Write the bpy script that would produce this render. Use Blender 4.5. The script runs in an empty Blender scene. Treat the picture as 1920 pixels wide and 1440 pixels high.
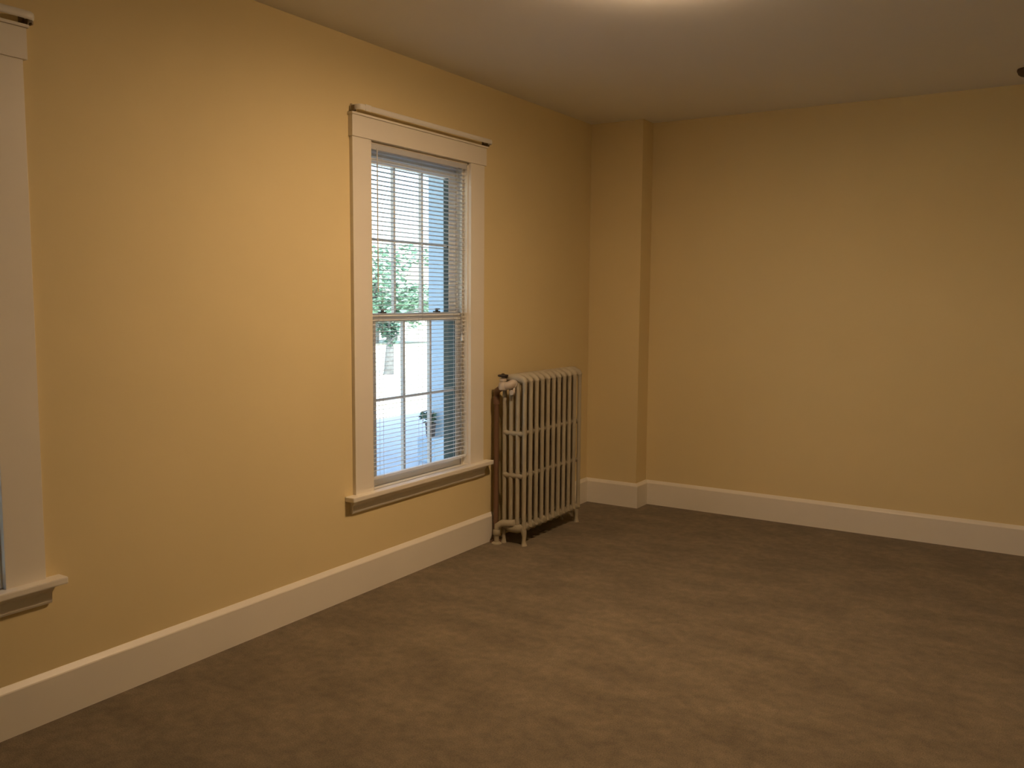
import bpy, bmesh, math, random
from mathutils import Vector, Matrix
random.seed(7)
SC = bpy.context.scene
COL = SC.collection

# ------------------------------------------------------------------ camera
CX, CY, CZ = 2.839, -5.6733, 1.4242
YAW, PITCH, ROLL, FPX = 0.561435, 0.096684, 0.00686, 1663.75
cd = bpy.data.cameras.new('camera'); cam = bpy.data.objects.new('camera', cd); COL.objects.link(cam)
cd.sensor_width = 36; cd.lens = FPX / 1920 * 36; cd.clip_end = 500
fw = Vector((-math.sin(YAW)*math.cos(PITCH), math.cos(YAW)*math.cos(PITCH), -math.sin(PITCH)))
r0 = fw.cross(Vector((0, 0, 1))).normalized(); u0 = r0.cross(fw)
rt = math.cos(ROLL)*r0 + math.sin(ROLL)*u0; up = -math.sin(ROLL)*r0 + math.cos(ROLL)*u0
cam.matrix_world = Matrix(((rt.x, up.x, -fw.x, CX), (rt.y, up.y, -fw.y, CY), (rt.z, up.z, -fw.z, CZ), (0, 0, 0, 1)))
SC.camera = cam

# ------------------------------------------------------------------ light and exposure
SC.view_settings.view_transform = 'Standard'; SC.view_settings.look = 'None'
SC.view_settings.gamma = 1; SC.view_settings.use_curve_mapping = False
SC.view_settings.exposure = 0.0
LAMP_POS = (1.54, -2.62, 2.6)
LAMP_STRENGTH = 420.0          # frosted disc under the lamp
LAMP_SIDE = 22.0              # its dimmer glass rim
LAMP_UP = 380.0               # lit glass facing the ceiling through the open top
LAMP_COLOR = (1.0, 0.67, 0.39)
SKY_STRENGTH = 0.95
SUN_STRENGTH = 9.0
W = bpy.data.worlds.new('world'); SC.world = W; W.use_nodes = True
nt = W.node_tree; nt.nodes.clear()
sky = nt.nodes.new('ShaderNodeTexSky'); sky.sky_type = 'NISHITA'; sky.sun_disc = False
sky.sun_elevation = math.radians(52); sky.sun_rotation = math.radians(130); sky.dust_density = 2.5; sky.air_density = 1.0
bg = nt.nodes.new('ShaderNodeBackground'); bg.inputs[1].default_value = SKY_STRENGTH
wo = nt.nodes.new('ShaderNodeOutputWorld')
nt.links.new(sky.outputs[0], bg.inputs[0]); nt.links.new(bg.outputs[0], wo.inputs[0])
sd = bpy.data.lights.new('sun', 'SUN'); sd.energy = SUN_STRENGTH; sd.angle = 0.01; sd.color = (1, .96, .9)
so = bpy.data.objects.new('sun', sd); COL.objects.link(so)
sdir = Vector((-0.75, 0.35, -1.15)).normalized()          # direction the light travels
so.rotation_euler = sdir.to_track_quat('-Z', 'Y').to_euler(); so.location = (10, -10, 20)

# ------------------------------------------------------------------ materials
def mat(name, color, rough=.6, spec=.3, noise=None, bump=None, metal=0, emit=None):
    m = bpy.data.materials.new(name); m.use_nodes = True
    n = m.node_tree.nodes; l = m.node_tree.links; b = n['Principled BSDF']
    b.inputs['Base Color'].default_value = (*color, 1); b.inputs['Roughness'].default_value = rough
    b.inputs['Specular IOR Level'].default_value = spec; b.inputs['Metallic'].default_value = metal
    tc = n.new('ShaderNodeTexCoord')
    if noise:
        scale, amt, det = noise
        t = n.new('ShaderNodeTexNoise'); t.inputs['Scale'].default_value = scale; t.inputs['Detail'].default_value = det
        l.new(tc.outputs['Object'], t.inputs['Vector'])
        r = n.new('ShaderNodeValToRGB'); r.color_ramp.elements[0].position = .3; r.color_ramp.elements[1].position = .7
        r.color_ramp.elements[0].color = (*[c*(1-amt) for c in color], 1)
        r.color_ramp.elements[1].color = (*[min(1, c*(1+amt)) for c in color], 1)
        l.new(t.outputs['Fac'], r.inputs[0]); l.new(r.outputs[0], b.inputs['Base Color'])
    if bump:
        scale, st, dist = bump
        t = n.new('ShaderNodeTexNoise'); t.inputs['Scale'].default_value = scale; t.inputs['Detail'].default_value = 4
        l.new(tc.outputs['Object'], t.inputs['Vector'])
        bp = n.new('ShaderNodeBump'); bp.inputs['Strength'].default_value = st; bp.inputs['Distance'].default_value = dist
        l.new(t.outputs['Fac'], bp.inputs['Height']); l.new(bp.outputs[0], b.inputs['Normal'])
    if emit:
        b.inputs['Emission Color'].default_value = (*emit[0], 1); b.inputs['Emission Strength'].default_value = emit[1]
    return m

M = {}
M['wall'] = mat('cream_yellow_wall_paint', (.74, .615, .345), .75, .2, (1.3, .025, 3), (180, .08, .002))
M['ceiling'] = mat('white_ceiling_paint', (.84, .83, .82), .85, .1, (1.0, .015, 3), (150, .06, .002))
M['trim'] = mat('white_gloss_trim_paint', (.80, .755, .66), .38, .4, (3, .02, 3))
M['sash'] = mat('white_vinyl_sash', (.78, .78, .76), .4, .4)
M['channel'] = mat('dark_storm_track', (.045, .065, .06), .5, .3)
M['slat'] = mat('white_blind_slat', (.80, .80, .79), .45, .35)
M['cord'] = mat('blind_cord', (.72, .72, .70), .8, .1)
M['rod'] = mat('white_enamelled_rod', (.76, .74, .69), .3, .5)
M['bracket'] = mat('tarnished_bracket_metal', (.22, .17, .11), .5, .4, metal=.4)
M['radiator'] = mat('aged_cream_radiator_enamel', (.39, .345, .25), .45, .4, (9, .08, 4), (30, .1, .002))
M['valve'] = mat('pale_painted_brass', (.50, .42, .33), .4, .5)
M['handle'] = mat('black_phenolic_handle', (.02, .012, .008), .45, .4)
M['pipe'] = mat('brown_painted_pipe', (.18, .10, .06), .5, .4)
M['brown'] = mat('dark_brown_fixture', (.09, .055, .03), .6, .3)
M['latch'] = mat('dark_bronze_latch', (.07, .07, .07), .4, .5, metal=.6)
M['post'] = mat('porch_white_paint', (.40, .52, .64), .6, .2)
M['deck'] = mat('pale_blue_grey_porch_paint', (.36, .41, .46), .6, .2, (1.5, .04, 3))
M['ext'] = mat('exterior_siding', (.62, .62, .60), .7, .2)
M['lawn'] = mat('sunlit_lawn', (.56, .58, .44), .9, .05, (.35, .30, 6))
M['bark'] = mat('tree_bark', (.14, .15, .15), .9, .05, (6, .25, 4))
M['leafA'] = mat('pale_green_leaves', (.22, .37, .28), .7, .2, (1.2, .35, 3))
M['leafB'] = mat('dark_green_leaves', (.08, .16, .12), .7, .2, (1.2, .35, 3))
M['pot'] = mat('dark_clay_pot', (.07, .06, .06), .7, .2)
M['pan'] = mat('lamp_pan_enamel', (.7, .66, .6), .4, .4)
M['bowl'] = mat('lit_frosted_glass_bowl', (.8, .8, .8), .5, .2, emit=(LAMP_COLOR, LAMP_SIDE))
M['uplight'] = mat('lit_upper_glass', (.8, .8, .8), .5, .2, emit=(LAMP_COLOR, LAMP_UP))
M['diffuser'] = mat('lit_frosted_diffuser', (.8, .8, .8), .5, .2, emit=(LAMP_COLOR, LAMP_STRENGTH))

def carpet():
    m = bpy.data.materials.new('brown_cut_pile_carpet'); m.use_nodes = True
    n = m.node_tree.nodes; l = m.node_tree.links; b = n['Principled BSDF']
    b.inputs['Roughness'].default_value = .95; b.inputs['Specular IOR Level'].default_value = .05
    b.inputs['Sheen Weight'].default_value = .15
    tc = n.new('ShaderNodeTexCoord')
    def noise(scale, det, rough=.5, mp=None):
        t = n.new('ShaderNodeTexNoise'); t.inputs['Scale'].default_value = scale
        t.inputs['Detail'].default_value = det; t.inputs['Roughness'].default_value = rough
        if mp:
            g = n.new('ShaderNodeMapping'); g.inputs['Rotation'].default_value = (0, 0, mp[0]); g.inputs['Scale'].default_value = mp[1]
            l.new(tc.outputs['Object'], g.inputs[0]); l.new(g.outputs[0], t.inputs['Vector'])
        else: l.new(tc.outputs['Object'], t.inputs['Vector'])
        return t
    big = noise(3.2, 3, .55, (.7, (1, 1.9, 1))); mid = noise(22, 4, .6); fine = noise(230, 3, .7)
    def ramp(src, lo, hi, p0=.35, p1=.65):
        r = n.new('ShaderNodeValToRGB'); r.color_ramp.elements[0].position = p0; r.color_ramp.elements[1].position = p1
        r.color_ramp.elements[0].color = (lo, lo, lo, 1); r.color_ramp.elements[1].color = (hi, hi, hi, 1)
        l.new(src.outputs['Fac'], r.inputs[0]); return r
    cur = None
    for r in (ramp(big, .84, 1.14), ramp(mid, .86, 1.14), ramp(fine, .68, 1.32)):
        mx = n.new('ShaderNodeMix'); mx.data_type = 'RGBA'; mx.blend_type = 'MULTIPLY'; mx.inputs[0].default_value = 1
        if cur is None: mx.inputs[6].default_value = (.176, .140, .090, 1)
        else: l.new(cur.outputs[2], mx.inputs[6])
        l.new(r.outputs[0], mx.inputs[7]); cur = mx
    l.new(cur.outputs[2], b.inputs['Base Color'])
    bp = n.new('ShaderNodeBump'); bp.inputs['Strength'].default_value = .5; bp.inputs['Distance'].default_value = .006
    l.new(fine.outputs['Fac'], bp.inputs['Height']); l.new(bp.outputs[0], b.inputs['Normal'])
    return m
M['carpet'] = carpet()

def thin_plastic():
    m = M['slat']; n = m.node_tree.nodes; l = m.node_tree.links
    b = n['Principled BSDF']; o = n['Material Output']; t = n.new('ShaderNodeBsdfTranslucent'); t.inputs[0].default_value = (.85, .86, .86, 1)
    mx = n.new('ShaderNodeMixShader'); mx.inputs[0].default_value = .4
    l.new(b.outputs[0], mx.inputs[1]); l.new(t.outputs[0], mx.inputs[2]); l.new(mx.outputs[0], o.inputs[0])
thin_plastic()

def glass():
    m = bpy.data.materials.new('window_glass'); m.use_nodes = True
    n = m.node_tree.nodes; l = m.node_tree.links; n.clear()
    o = n.new('ShaderNodeOutputMaterial'); mx = n.new('ShaderNodeMixShader'); t = n.new('ShaderNodeBsdfTransparent')
    g = n.new('ShaderNodeBsdfGlossy'); g.inputs['Roughness'].default_value = .02
    lw = n.new('ShaderNodeLayerWeight'); lw.inputs[0].default_value = .5
    pw = n.new('ShaderNodeMath'); pw.operation = 'POWER'; pw.inputs[1].default_value = 5
    f = n.new('ShaderNodeMath'); f.operation = 'MULTIPLY_ADD'; f.inputs[1].default_value = .5; f.inputs[2].default_value = .03
    l.new(lw.outputs['Facing'], pw.inputs[0]); l.new(pw.outputs[0], f.inputs[0])
    t.inputs[0].default_value = (.96, .98, .97, 1)
    l.new(f.outputs[0], mx.inputs[0]); l.new(t.outputs[0], mx.inputs[1]); l.new(g.outputs[0], mx.inputs[2]); l.new(mx.outputs[0], o.inputs[0])
    return m
M['glass'] = glass()

# ------------------------------------------------------------------ helpers
def box(bm, a, b, bev=0):
    r = bmesh.ops.create_cube(bm, size=1)
    vs = r['verts']
    c = [(a[i]+b[i])/2 for i in range(3)]; s = [abs(b[i]-a[i]) for i in range(3)]
    for v in vs: v.co = Vector((v.co.x*s[0]+c[0], v.co.y*s[1]+c[1], v.co.z*s[2]+c[2]))
    if bev:
        es = list({e for v in vs for e in v.link_edges})
        bmesh.ops.bevel(bm, geom=es, offset=bev, segments=2, affect='EDGES', profile=.6)

def tube(bm, pts, rads, seg=12, flat=None, caps=True):
    """sweep a circle (or ellipse: flat=(rx, ry scale)) along points"""
    pts = [Vector(p) for p in pts]
    if not isinstance(rads, (list, tuple)): rads = [rads]*len(pts)
    rings = []; ref = None
    for i, p in enumerate(pts):
        d = (pts[min(i+1, len(pts)-1)] - pts[max(i-1, 0)]).normalized()
        if ref is None: ref = Vector((0, 0, 1)) if abs(d.z) < .9 else Vector((1, 0, 0))
        a = d.cross(ref).normalized(); c = a.cross(d).normalized(); ref = c
        fa, fc = flat if flat else (1, 1)
        rings.append([bm.verts.new(p + (a*math.cos(t)*fa + c*math.sin(t)*fc)*rads[i]) for t in [2*math.pi*k/seg for k in range(seg)]])
    for i in range(len(rings)-1):
        for k in range(seg):
            bm.faces.new((rings[i][k], rings[i][(k+1) % seg], rings[i+1][(k+1) % seg], rings[i+1][k]))
    if caps: bm.faces.new(rings[0][::-1]); bm.faces.new(rings[-1])

def lathe(bm, prof, center, seg=40, axis='Z'):
    c = Vector(center); rings = []
    for r, h in prof:
        ring = []
        for k in range(seg):
            t = 2*math.pi*k/seg
            v = (r*math.cos(t), r*math.sin(t), h)
            if axis == 'Y': v = (v[0], h, v[1])
            ring.append(bm.verts.new(c + Vector(v)))
        rings.append(ring)
    for i in range(len(rings)-1):
        for k in range(seg): bm.faces.new((rings[i][k], rings[i][(k+1) % seg], rings[i+1][(k+1) % seg], rings[i+1][k]))
    bm.faces.new(rings[0]); bm.faces.new(rings[-1])

def prism(bm, prof, axis, a, b):
    """extrude a closed 2-D profile along axis 'x' or 'y' from a to b; profile is (horizontal, z)"""
    def P(u, v, w): return (w, u, v) if axis == 'x' else (u, w, v)
    A = [bm.verts.new(P(u, v, a)) for u, v in prof]; B = [bm.verts.new(P(u, v, b)) for u, v in prof]
    n = len(prof)
    for i in range(n): bm.faces.new((A[i], A[(i+1) % n], B[(i+1) % n], B[i]))
    bm.faces.new(A); bm.faces.new(B)

def obj(name, bm, m, parent=None, smooth=False, kind=None, world=False):
    bmesh.ops.recalc_face_normals(bm, faces=bm.faces)
    me = bpy.data.meshes.new(name); bm.to_mesh(me); bm.free()
    me.materials.append(M[m])
    if smooth:
        for p in me.polygons: p.use_smooth = True
    o = bpy.data.objects.new(name, me); COL.objects.link(o)
    if parent is not None:
        o.parent = parent
        o.matrix_parent_inverse = Matrix.Translation(-parent_world(parent))
    if smooth:
        try:
            md = o.modifiers.new('smooth_angle', 'NODES'); o.modifiers.remove(md)
        except Exception: pass
        for e in me.edges: pass
        me.set_sharp_from_angle(angle=math.radians(40))
    if kind: o['kind'] = kind
    return o

def parent_world(p):
    v = Vector(p.location)
    while p.parent is not None:
        v = v + (p.matrix_parent_inverse.translation); p = p.parent; v = v + Vector(p.location)
    return v

def tag(o, label, cat, group=None):
    o['label'] = label; o['category'] = cat
    if group: o['group'] = group
    return o

def thing(name, loc, label=None, cat=None, group=None, kind=None):
    o = bpy.data.objects.new(name, None); COL.objects.link(o); o.location = loc; o.empty_display_size = .1
    if label: tag(o, label, cat, group)
    if kind: o['kind'] = kind
    return o
B = bmesh.new

# ------------------------------------------------------------------ room shell
H = 2.6; XR = 4.6; YN = -8.6; WT = .15           # ceiling height, right wall, near wall, wall thickness
PW, PD = .381, .165                               # chimney chase in the far left corner
OL, OR, OB, OT = -2.445, -1.62, .47, 2.155       # window opening in the left wall
W2 = -2.58                                        # second window: same, this much nearer
bm = B(); box(bm, (-WT, YN-WT, -.15), (XR+WT, WT, 0)); o = obj('floor', bm, 'carpet', kind='structure'); o['label'] = 'brown cut pile carpet covering the whole floor'
bm = B(); box(bm, (-WT-.1, YN-WT, H), (XR+WT, WT, H+.2)); o = obj('ceiling', bm, 'ceiling', kind='structure'); o['label'] = 'plain white painted ceiling'
bm = B()
cuts = [(OL+W2, OR+W2), (OL, OR)]
y = YN-WT
for a, b in cuts:
    box(bm, (-WT, y, 0), (0, a, H)); box(bm, (-WT, a, 0), (0, b, OB)); box(bm, (-WT, a, OT), (0, b, H)); y = b
box(bm, (-WT, y, 0), (0, WT, H))
o = obj('wall_left', bm, 'wall', kind='structure'); o['label'] = 'cream yellow wall with two tall white trimmed windows'
bm = B(); box(bm, (0, 0, 0), (XR+WT, WT, H)); o = obj('wall_back', bm, 'wall', kind='structure'); o['label'] = 'plain cream yellow wall at the far end'
bm = B(); box(bm, (XR, YN, 0), (XR+WT, 0, H)); obj('wall_right', bm, 'wall', kind='structure')
bm = B(); box(bm, (0, YN-WT, 0), (XR+WT, YN, H)); obj('wall_near', bm, 'wall', kind='structure')
bm = B(); box(bm, (0, -PD, 0), (PW, 0, H), 0); o = obj('wall_chase', bm, 'wall', kind='structure'); o['label'] = 'boxed out cream yellow corner chase behind the radiator'

def corner(bm, x, y):
    n = 8; rings = []
    for u, v in ((TB, 0), (TB, HB-.020), (TB-.002, HB-.016), (.003, HB), (0, HB)):
        rings.append([bm.verts.new(c) for c in ((x, y-u, v), (x+u, y-u, v), (x+u, y, v))])
    for a, b in zip(rings, rings[1:]):
        for k in (0, 1): bm.faces.new((a[k], a[k+1], b[k+1], b[k]))

# baseboards: board plus thin moulded cap
HB, TB = .168, .020
prof = [(0, 0), (TB, 0), (TB, HB-.020), (TB-.002, HB-.016), (.003, HB), (0, HB)]
bm = B(); prism(bm, prof, 'y', YN, -1.375)
prism(bm, prof, 'y', -.60, -PD)
o = obj('baseboard_left', bm, 'trim', kind='structure'); o['label'] = 'tall white baseboard running under the windows'
bm = B(); prism(bm, [(-u, v) for u, v in prof], 'x', PW+TB*.5, XR); o = obj('baseboard_back', bm, 'trim', kind='structure'); o['label'] = 'tall white baseboard along the far wall'
bm = B(); prism(bm, [(-PD-u, v) for u, v in prof], 'x', 0, PW)
prism(bm, [(PW+u, v) for u, v in prof], 'y', -PD, 0)
corner(bm, PW, -PD)
o = obj('baseboard_chase', bm, 'trim', kind='structure'); o['label'] = 'white baseboard wrapping the corner chase'
bm = B(); prism(bm, [(XR-u, v) for u, v in prof], 'y', YN, -TB); obj('baseboard_right', bm, 'trim', kind='structure')
bm = B(); prism(bm, [(YN+u, v) for u, v in prof], 'x', TB, XR-TB); obj('baseboard_near', bm, 'trim', kind='structure')

# ------------------------------------------------------------------ windows
def window(name, dy, label):
    w = thing(name, (0, OL+dy, OB), kind='structure'); w['label'] = label
    a, b = OL+dy, OR+dy
    CWL, CWR = .125, .127
    # side casings, head casing with thin cap
    bm = B(); box(bm, (0, a-CWL, OB+.015), (.020, a+.004, 2.168), .002); obj('side_casing', bm, 'trim', w)
    bm = B(); box(bm, (0, b-.004, OB+.015), (.020, b+CWR, 2.168), .002); obj('side_casing', bm, 'trim', w)
    bm = B(); box(bm, (0, a-CWL-.006, 2.155), (.026, b+CWR+.012, 2.252), .002)
    box(bm, (0, a-CWL-.012, 2.252), (.032, b+CWR+.018, 2.262), .001)
    obj('head_casing', bm, 'trim', w)
    # stool with horns and apron
    bm = B(); box(bm, (-.028, a, .474), (.01, b, .490)); box(bm, (0, a-CWL-.055, .466), (.056, b+CWR+.055, .490), .005); obj('stool', bm, 'trim', w)
    bm = B()
    prism(bm, [(0, .402), (.012, .402), (.016, .410), (.016, .440), (.024, .448), (.034, .466), (0, .466)], 'y', a-CWL-.02, b+CWR+.02); obj('apron', bm, 'trim', w)
    # jambs and exterior sill
    bm = B(); jx0, jx1 = -WT-.008, 0
    box(bm, (jx0, a, OB), (jx1, a+.010, OT)); box(bm, (jx0, b-.010, OB), (jx1, b, OT)); box(bm, (jx0, a, OT-.010), (jx1, b, OT))
    box(bm, (-.037, a+.010, OB+.02), (-.027, a+.026, OT-.01)); box(bm, (-.037, b-.026, OB+.02), (-.027, b-.010, OT-.01))
    box(bm, (jx0-.05, a-.02, OB-.03), (-.028, b+.02, OB+.018))
    obj('jamb', bm, 'trim', w)
    bm = B(); box(bm, (jx0-.002, b-.0135, OB+.02), (-.114, b-.0095, OT-.012)); box(bm, (-.114, b-.0135, OB+.02), (-.074, b-.0095, 1.298))
    st = obj('storm_channel', bm, 'channel', w); st['label'] = 'dark green grey track'
    # sashes
    def sash(nm, x0, x1, z0, z1, gz0, gz1, sl, sr, mx):
        ga, gb = a+sl, b-sr
        bm = B()
        box(bm, (x0, a+.011, z0), (x1, ga, z1), .002); box(bm, (x0, gb, z0), (x1, b-.011, z1), .002)
        box(bm, (x0, ga-.002, z0), (x1, gb+.002, gz0), .002); box(bm, (x0, ga-.002, gz1), (x1, gb+.002, z1), .002)
        s = obj(nm, bm, 'sash', w)
        bm = B()
        for k in (1, 2):
            yy = ga+(gb-ga)*k/3; box(bm, (mx-.009, yy-.008, gz0), (mx+.009, yy+.008, gz1))
        zz = (gz0+gz1)/2; box(bm, (mx-.006, ga, zz-.007), (mx+.006, gb, zz+.007))
        obj('muntin', bm, 'sash', s)
        bm = B(); box(bm, (mx-.014, ga-.004, gz0-.004), (mx-.011, gb+.004, gz1+.004)); obj('glass_pane', bm, 'glass', s)
        bm = B(); box(bm, (x0-.001, gb-.003, gz0), (x1-.004, gb+.0005, gz1)); box(bm, (x0-.001, ga-.0005, gz0), (x1-.004, ga+.003, gz1))
        g = obj('glazing_bead', bm, 'channel', s); g['label'] = 'dark glazing bead'
        return s
    lo = sash('lower_sash', -.072, -.038, OB+.020, 1.345, .528, 1.302, .092, .070, -.050)
    sash('upper_sash', -.112, -.078, 1.300, OT-.012, 1.344, 2.070, .070, .075, -.095)
    for yy in (a+.16, b-.22):
        bm = B(); box(bm, (-.064, yy-.020, 1.345), (-.044, yy+.020, 1.352), .001); lathe(bm, [(.009, 1.352), (.009, 1.364), (.006, 1.367)], (-.054, yy, 0), 12)
        box(bm, (-.058, yy-.002, 1.358), (-.050, yy+.026, 1.366), .001)
        obj('sash_lock', bm, 'latch', lo)
    return w

def blind(dy, label):
    a, b = OL+dy+.013, OR+dy-.013
    t = thing('venetian_blind', (-.014, (a+b)/2, 2.145), label, 'window blind', 'venetian blinds in the left wall')
    bm = B(); box(bm, (-.027, a, 2.119), (-.001, b, 2.1445), .002); obj('headrail', bm, 'slat', t)
    bm = B(); z = 2.108; xc = -.014; n = 0
    while z > .560:
        tl = math.radians(7); hw = .0115; prev = None
        pts = []
        for k in range(5):
            s = -1+k*.5
            x = s*hw; h = .0018*(1-s*s)
            pts.append((xc + x*math.cos(tl) - h*math.sin(tl)*0, z + h + x*math.sin(tl)))
        top = [[bm.verts.new((px, yy, pz)) for px, pz in pts] for yy in (a+.004, b-.004)]
        bot = [[bm.verts.new((px, yy, pz-.0004)) for px, pz in pts] for yy in (a+.004, b-.004)]
        for k in range(4):
            bm.faces.new((top[0][k], top[0][k+1], top[1][k+1], top[1][k])); bm.faces.new((bot[0][k+1], bot[0][k], bot[1][k], bot[1][k+1]))
        bm.faces.new((top[0][0], top[1][0], bot[1][0], bot[0][0])); bm.faces.new((top[0][4], bot[0][4], bot[1][4], top[1][4]))
        z -= .0213; n += 1
    obj('slats', bm, 'slat', t)
    bm = B(); box(bm, (-.026, a+.003, .5325), (-.002, b-.003, .5455), .003); obj('bottom_rail', bm, 'slat', t)
    for yy in (a+.09, (a+b)/2, b-.09):
        bm = B()
        for xx in (-.0265, -.0015): tube(bm, [(xx, yy, .54), (xx, yy, 2.12)], .0007, 5)
        obj('ladder_cord', bm, 'cord', t)
    bm = B(); tube(bm, [(.001, a+.05, 2.125), (.004, a+.05, 2.11), (.0045, a+.05, 1.45)], .0028, 6); obj('tilt_wand', bm, 'cord', t)
    bm = B(); tube(bm, [(.001, b-.05, 2.125), (.003, b-.05, 2.11), (.003, b-.05, 1.22)], .0011, 5); lathe(bm, [(.002, 1.222), (.006, 1.20), (.006, 1.188)], (.003, b-.05, 0), 10); obj('lift_cord', bm, 'cord', t)
    return t

def rod(dy, label):
    a, b = OL+dy-.118, OR+dy+.150
    t = thing('curtain_rod', (0, (a+b)/2, 2.28), label, 'curtain rod', 'curtain rods over the window casings')
    z = 2.283; X = .060
    def path(y0, y1): return y0, y1
    bm = B()
    pts = [(.004, a, z), (X-.022, a, z), (X-.008, a+.004, z), (X-.001, a+.013, z), (X, a+.03, z), (X, b-.03, z), (X-.001, b-.013, z), (X-.008, b-.004, z), (X-.022, b, z), (.004, b, z)]
    tube(bm, pts, .0125, 12, (.32, 1)); obj('rod', bm, 'rod', t, True)
    bm = B(); box(bm, (X-.004, a+.035, z-.015), (X+.0055, a+.075, z+.015), .004); obj('rod_sleeve', bm, 'rod', t)
    for yy, s in ((a, 1), (b, -1)):
        bm = B(); box(bm, (.0, yy+s*.004, z-.020), (.003, yy+s*.022, z+.018)); box(bm, (.0, yy+s*.005, z-.018), (.03, yy+s*.009, z-.002)); box(bm, (.012, yy-.002-s*.005, z-.018), (.032, yy+.003-s*.005, z+.008), .001)
        obj('bracket', bm, 'bracket', t)
    return t

window('window_1', 0, 'white sash window beside the radiator with its blind lowered')
window('window_2', W2, 'white sash window cut by the left edge of the photo')
blind(0, 'white mini blind lowered with open slats in the window beside the radiator')
blind(W2, 'white mini blind in the window cut by the left edge of the photo')
rod(0, 'slim white curtain rod above the window beside the radiator')
rod(W2, 'slim white curtain rod above the window at the left edge of the photo')

# ------------------------------------------------------------------ radiator
RX = [.100, .145, .190, .235]; RY0 = -1.395; PITCHY = .0662; NSEC = 11
rad = thing('cast_iron_radiator', (.17, -1.06, 0), 'tall cream cast iron column radiator standing in the corner right of the window', 'radiator')
def section(y):
    bm = B()
    zt, zb = .962, .100
    hubs = [(zt, 1), (.652, 0), (.405, 0), (zb, -1)]
    for i, x in enumerate(RX):
        # column: slightly swollen, elongated in depth direction at the hubs
        drop = .012 if i in (0, 3) else 0
        pts = []; rr = []
        for k in range(25):
            z = zb + (zt-zb-drop)*k/24
            f = 1.0
            for hz in (.652, .405): f += .18*math.exp(-((z-hz)/.022)**2)
            f += .22*math.exp(-((z-zb)/.03)**2) + .22*math.exp(-((z-zt)/.03)**2)
            pts.append((x, y, z)); rr.append(.0128*f)
        tube(bm, pts, rr, 10, (.95, .95))
    # top header arch, bottom header, two webs between columns
    arch = [(RX[0]-.004, y, zt-.018), (RX[0]+.008, y, zt-.002), (RX[0]+.028, y, zt+.004), (RX[1]+.02, y, zt+.008), (RX[2]+.01, y, zt+.008), (RX[3]-.028, y, zt+.004), (RX[3]-.008, y, zt-.002), (RX[3]+.004, y, zt-.018)]
    tube(bm, arch, [.015, .020, .023, .025, .025, .023, .020, .015], 12, (.95, 1))
    low = [(RX[0]-.004, y, zb+.012), (RX[0]+.012, y, zb), (RX[1], y, zb-.004), (RX[2], y, zb-.004), (RX[3]-.012, y, zb), (RX[3]+.004, y, zb+.012)]
    tube(bm, low, [.017, .024, .028, .028, .024, .017], 12, (.9, 1))
    for hz in (.652, .405):
        tube(bm, [(RX[0], y, hz+.004), (RX[1]-.02, y, hz-.004), (RX[1], y, hz+.002), (RX[2]-.022, y, hz-.004), (RX[2], y, hz+.002), (RX[3]-.022, y, hz-.004), (RX[3], y, hz+.004)], [.016, .014, .016, .014, .016, .014, .016], 10)
    # nipples that join this section to the next
    if y < RY0 + PITCHY*(NSEC-1) - .01:
        for hz in (.945, .125): tube(bm, [(.1675, y, hz), (.1675, y+PITCHY, hz)], .021, 14)
    return bm
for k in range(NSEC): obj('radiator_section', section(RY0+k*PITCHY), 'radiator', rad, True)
for y in (RY0, RY0+PITCHY*(NSEC-1)):
    for x, s in ((RX[0], -1), (RX[3], 1)):
        if y > RY0+.1: x -= s*.012
        bm = B(); tube(bm, [(x-.010*s, y, .105), (x, y, .080), (x+.003*s, y, .055), (x+.001*s, y, .028), (x+.002*s, y, .010), (x+.003*s, y, .0)], [.021, .017, .0125, .011, .015, .018], 12, (1, 1)); obj('foot', bm, 'radiator', rad, True)
# supply valve at the near top corner with a black handwheel; riser pipe to the floor
ny = RY0-.016
bm = B()
lathe(bm, [(.016, .900), (.024, .905), (.027, .922), (.024, .940), (.017, .946), (.017, .952), (.021, .954), (.021, .966), (.010, .970), (.007, .984)], (.118, ny-.032, 0), 20)
tube(bm, [(.118, ny-.03, .925), (.135, ny-.030, .926), (.150, ny-.020, .928), (.1675, ny+.004, .940), (.1675, ny+.02, .945)], [.020, .022, .024, .024, .022], 14)
lathe(bm, [(.027, -.008), (.030, -.004), (.030, .006), (.027, .010)], (.1675, ny+.002, .940), 8, 'Y')
valve = obj('supply_valve', bm, 'valve', rad, True)
valve['label'] = 'pale brass valve with a black handwheel'
bm = B(); lathe(bm, [(.008, .974), (.020, .975), (.029, .979), (.031, .984), (.028, .989), (.012, .991), (.006, .996)], (.118, ny-.032, 0), 24); h = obj('handwheel', bm, 'handle', valve, True); h['label'] = 'black handwheel'
bm = B(); lathe(bm, [(.008, -.018), (.015, -.016), (.015, .0), (.009, .004)], (.175, ny-.016, .890), 14, 'Y'); tube(bm, [(.175, ny-.014, .89), (.172, ny+.0, .905), (.17, ny+.01, .93)], [.007, .008, .01], 8); obj('air_vent', bm, 'valve', rad, True)
bm = B(); tube(bm, [(.052, ny+.002, .012), (.052, ny+.002, .855), (.054, ny, .875), (.066, ny-.010, .892), (.090, ny-.024, .905), (.112, ny-.032, .912)], [.0145, .0145, .0175, .0185, .0175, .0155], 14)
lathe(bm, [(.019, .815), (.019, .858)], (.052, ny+.002, 0), 14)
p = obj('riser_pipe', bm, 'pipe', rad, True); p['label'] = 'dark brown vertical pipe'
bm = B(); lathe(bm, [(.036, .0), (.036, .006), (.024, .014), (.018, .018)], (.052, ny+.002, 0), 20); obj('floor_flange', bm, 'pipe', rad, True)
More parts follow.
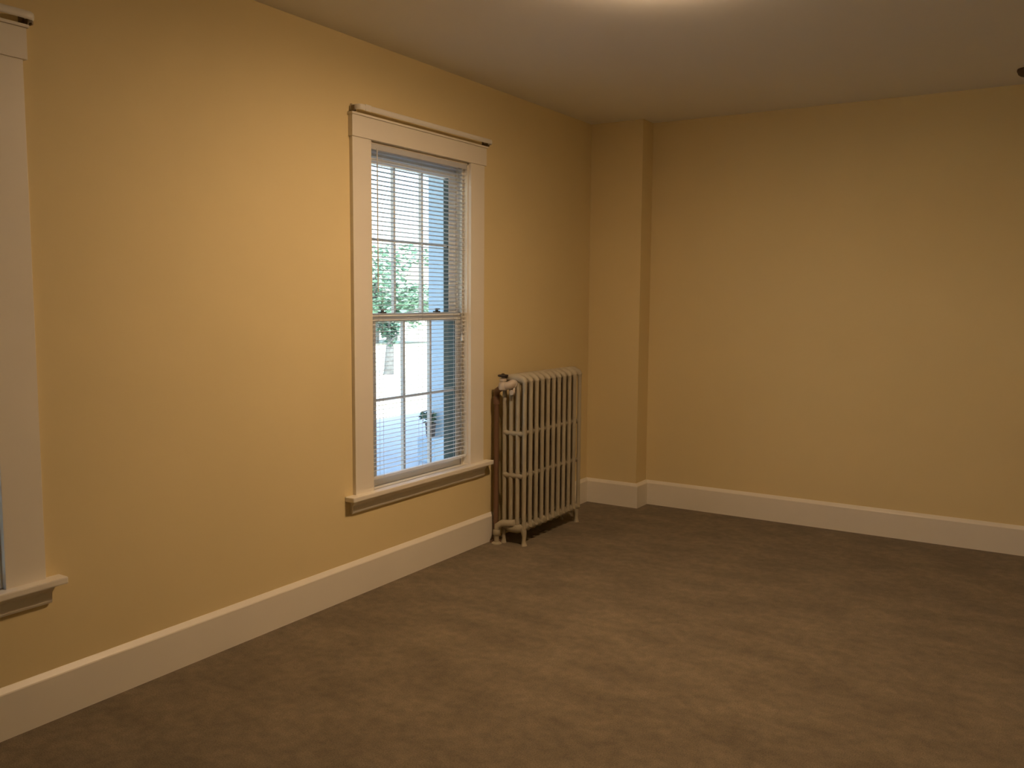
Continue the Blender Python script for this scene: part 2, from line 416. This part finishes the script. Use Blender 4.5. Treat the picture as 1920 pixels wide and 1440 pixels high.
# return elbow at the base, painted like the radiator
bm = B(); tube(bm, [(.078, ny-.03, 0), (.078, ny-.03, .075), (.082, ny-.028, .105), (.105, ny-.018, .122), (.1675, ny+.005, .124), (.1675, ny+.02, .124)], [.014, .014, .019, .021, .022, .022], 12)
lathe(bm, [(.019, .052), (.022, .056), (.022, .080), (.019, .084)], (.078, ny-.03, 0), 8); lathe(bm, [(.03, 0), (.03, .005), (.018, .012)], (.078, ny-.03, 0), 16)
obj('return_elbow', bm, 'radiator', rad, True)

# ------------------------------------------------------------------ ceiling light (just above the frame) and small ceiling fitting at the right edge
lt = thing('ceiling_light', LAMP_POS, 'round flush ceiling light with a lit glass bowl in the middle of the ceiling', 'ceiling light')
LX, LY = LAMP_POS[0], LAMP_POS[1]
bm = B(); lathe(bm, [(.050, H-.0005), (.052, H-.008), (.046, H-.014), (.008, H-.016), (.008, H-.029)], (LX, LY, 0), 48); obj('lamp_pan', bm, 'pan', lt, True)
bm = B(); lathe(bm, [(.098, H-.040), (.108, H-.041), (.111, H-.044), (.108, H-.052), (.097, H-.055), (.097, H-.040)], (LX, LY, 0), 48); obj('glass_rim', bm, 'bowl', lt, True)
bm = B(); lathe(bm, [(.096, H-.049), (.096, H-.055), (.060, H-.058), (.002, H-.059)], (LX, LY, 0), 48); obj('diffuser', bm, 'diffuser', lt, True)
bm = B(); lathe(bm, [(.096, H-.044), (.096, H-.041), (.080, H-.034), (.050, H-.029), (.002, H-.027)], (LX, LY, 0), 48); obj('upper_glass', bm, 'uplight', lt, True)

sm = thing('round_fitting', (2.585, -.36, H), 'small dark brown fitting on the ceiling, cut by the upper right photo edge', 'ceiling fitting')
bm = B(); lathe(bm, [(.055, H-.0005), (.057, H-.010), (.050, H-.026), (.040, H-.034), (.012, H-.036)], (2.585, -.36, 0), 32); obj('housing', bm, 'brown', sm, True)
bm = B(); lathe(bm, [(.014, H-.035), (.013, H-.040), (.006, H-.042)], (2.585, -.36, 0), 16); obj('centre_cap', bm, 'brown', sm, True)

# ------------------------------------------------------------------ outdoors
GZ = -.6
bm = B(); box(bm, (-90, -30, GZ-.3), (-4.5, 90, GZ)); box(bm, (-4.5, 9.4, GZ-.3), (40, 90, GZ)); box(bm, (-.15, .16, GZ-.3), (40, 9.4, GZ)); o = obj('ground', bm, 'lawn', kind='structure'); o['label'] = 'bright sunlit lawn outside the window'
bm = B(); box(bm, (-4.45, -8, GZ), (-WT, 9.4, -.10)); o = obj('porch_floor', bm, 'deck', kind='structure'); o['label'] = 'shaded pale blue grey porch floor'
bm = B(); box(bm, (-2.55, -8, 2.95), (-WT-.1, 9.4, 3.15)); box(bm, (-2.55, -8, 2.85), (-2.40, 9.4, 2.95)); box(bm, (-WT-.1, YN-WT, 2.8), (XR+.4, 1.5, 3.15)); o = obj('porch_roof', bm, 'ext', kind='structure')
pc = thing('porch_column', (-2.16, .97, -.10), 'flat boxed pale blue porch column seen through the window', 'column')
bm = B(); box(bm, (-2.25, .945, .125), (-2.075, .985, 2.76), .004); obj('shaft', bm, 'post', pc)
bm = B(); box(bm, (-2.265, .790, -.10), (-2.060, .997, .125), .006); obj('plinth', bm, 'post', pc)
bm = B(); box(bm, (-2.262, .933, 2.76), (-2.063, .997, 2.85), .006); obj('capital', bm, 'post', pc)

def leaf_cloud(bm, centers, n, size):
    for _ in range(n):
        c, r = random.choice(centers)
        while True:
            v = Vector((random.uniform(-1, 1), random.uniform(-1, 1), random.uniform(-1, 1)))
            if .25 < v.length < 1: break
        p = Vector(c) + Vector((v.x*r[0], v.y*r[1], v.z*r[2]))
        s = size*random.uniform(.6, 1.4)
        q = Matrix.Rotation(random.uniform(0, 6.28), 3, 'Z') @ Matrix.Rotation(random.uniform(-1.2, 1.2), 3, 'X')
        vs = [bm.verts.new(p + q @ Vector(w)*s) for w in ((-.5, 0, 0), (-.1, -.32, .05), (.5, 0, 0), (-.1, .32, .05))]
        bm.faces.new(vs)

def tree(name, loc, h, rad_, leafm, label, n=2600, size=.30, trunk=.16, low=.3, cat='tree', group=None):
    t = thing(name, loc, label, cat, group)
    x, y, z = loc
    bm = B()
    tube(bm, [(x, y, z), (x+.03*h, y, z+h*low), (x, y+.02*h, z+h*.65)], [trunk, trunk*.75, trunk*.35], 10)
    for k in range(6):
        a_ = k*1.1; z0 = z+h*(low+.05*k)
        tube(bm, [(x+.02*h, y, z0), (x+math.cos(a_)*rad_*.35, y+math.sin(a_)*rad_*.35, z0+h*.14), (x+math.cos(a_)*rad_*.75, y+math.sin(a_)*rad_*.75, z0+h*.2)], [trunk*.4, trunk*.25, trunk*.1], 7)
    obj('trunk', bm, 'bark', t, True)
    cs = []
    for k in range(12):
        a_ = random.uniform(0, 6.28); d = rad_*random.uniform(.1, .65)
        zz = z+h*random.uniform(low+.12, .88)
        cs.append(((x+math.cos(a_)*d, y+math.sin(a_)*d, zz), (rad_*.42, rad_*.42, h*.14)))
    bm = B(); leaf_cloud(bm, cs, n, size); obj('foliage', bm, leafm, t)
    return t
tree('shade_tree', (-23, 24, GZ), 4.5, 3.6, 'leafA', 'broad pale green tree beyond the lawn, behind the left panes', 3600, .26, .22, .14, group='trees beyond the lawn')
tree('shade_tree', (-17.5, 25.5, GZ), 3.9, 3.2, 'leafA', 'pale green tree beyond the lawn, behind the middle panes', 3200, .26, .20, .12, group='trees beyond the lawn')
tree('shade_tree', (-27, 42, GZ), 5.6, 5.5, 'leafA', 'tall pale tree farthest behind the lawn', 3600, .4, .3, .12, group='trees beyond the lawn')
tree('small_tree', (-12.3, 12.3, GZ), 1.5, .42, 'leafB', 'small dark green tree with a stout trunk on the lawn', 900, .11, .14, .48)
px_, py_, pz_ = -2.165, .862, .125
pl = thing('potted_plant', (px_, py_, pz_), 'small dark potted plant at the foot of the porch column', 'plant')
bm = B(); lathe(bm, [(.036, pz_), (.042, pz_+.02), (.048, pz_+.11), (.052, pz_+.12), (.052, pz_+.135), (.044, pz_+.135)], (px_, py_, 0), 20); obj('pot', bm, 'pot', pl, True)
bm = B(); leaf_cloud(bm, [((px_-.02, py_-.01, pz_+.19), (.075, .075, .065))], 160, .045)
for k in range(8):
    a_ = k*.8; tube(bm, [(px_, py_, pz_+.13), (px_+.03*math.cos(a_), py_+.03*math.sin(a_), pz_+.20)], .003, 5)
obj('leaves', bm, 'leafB', pl)
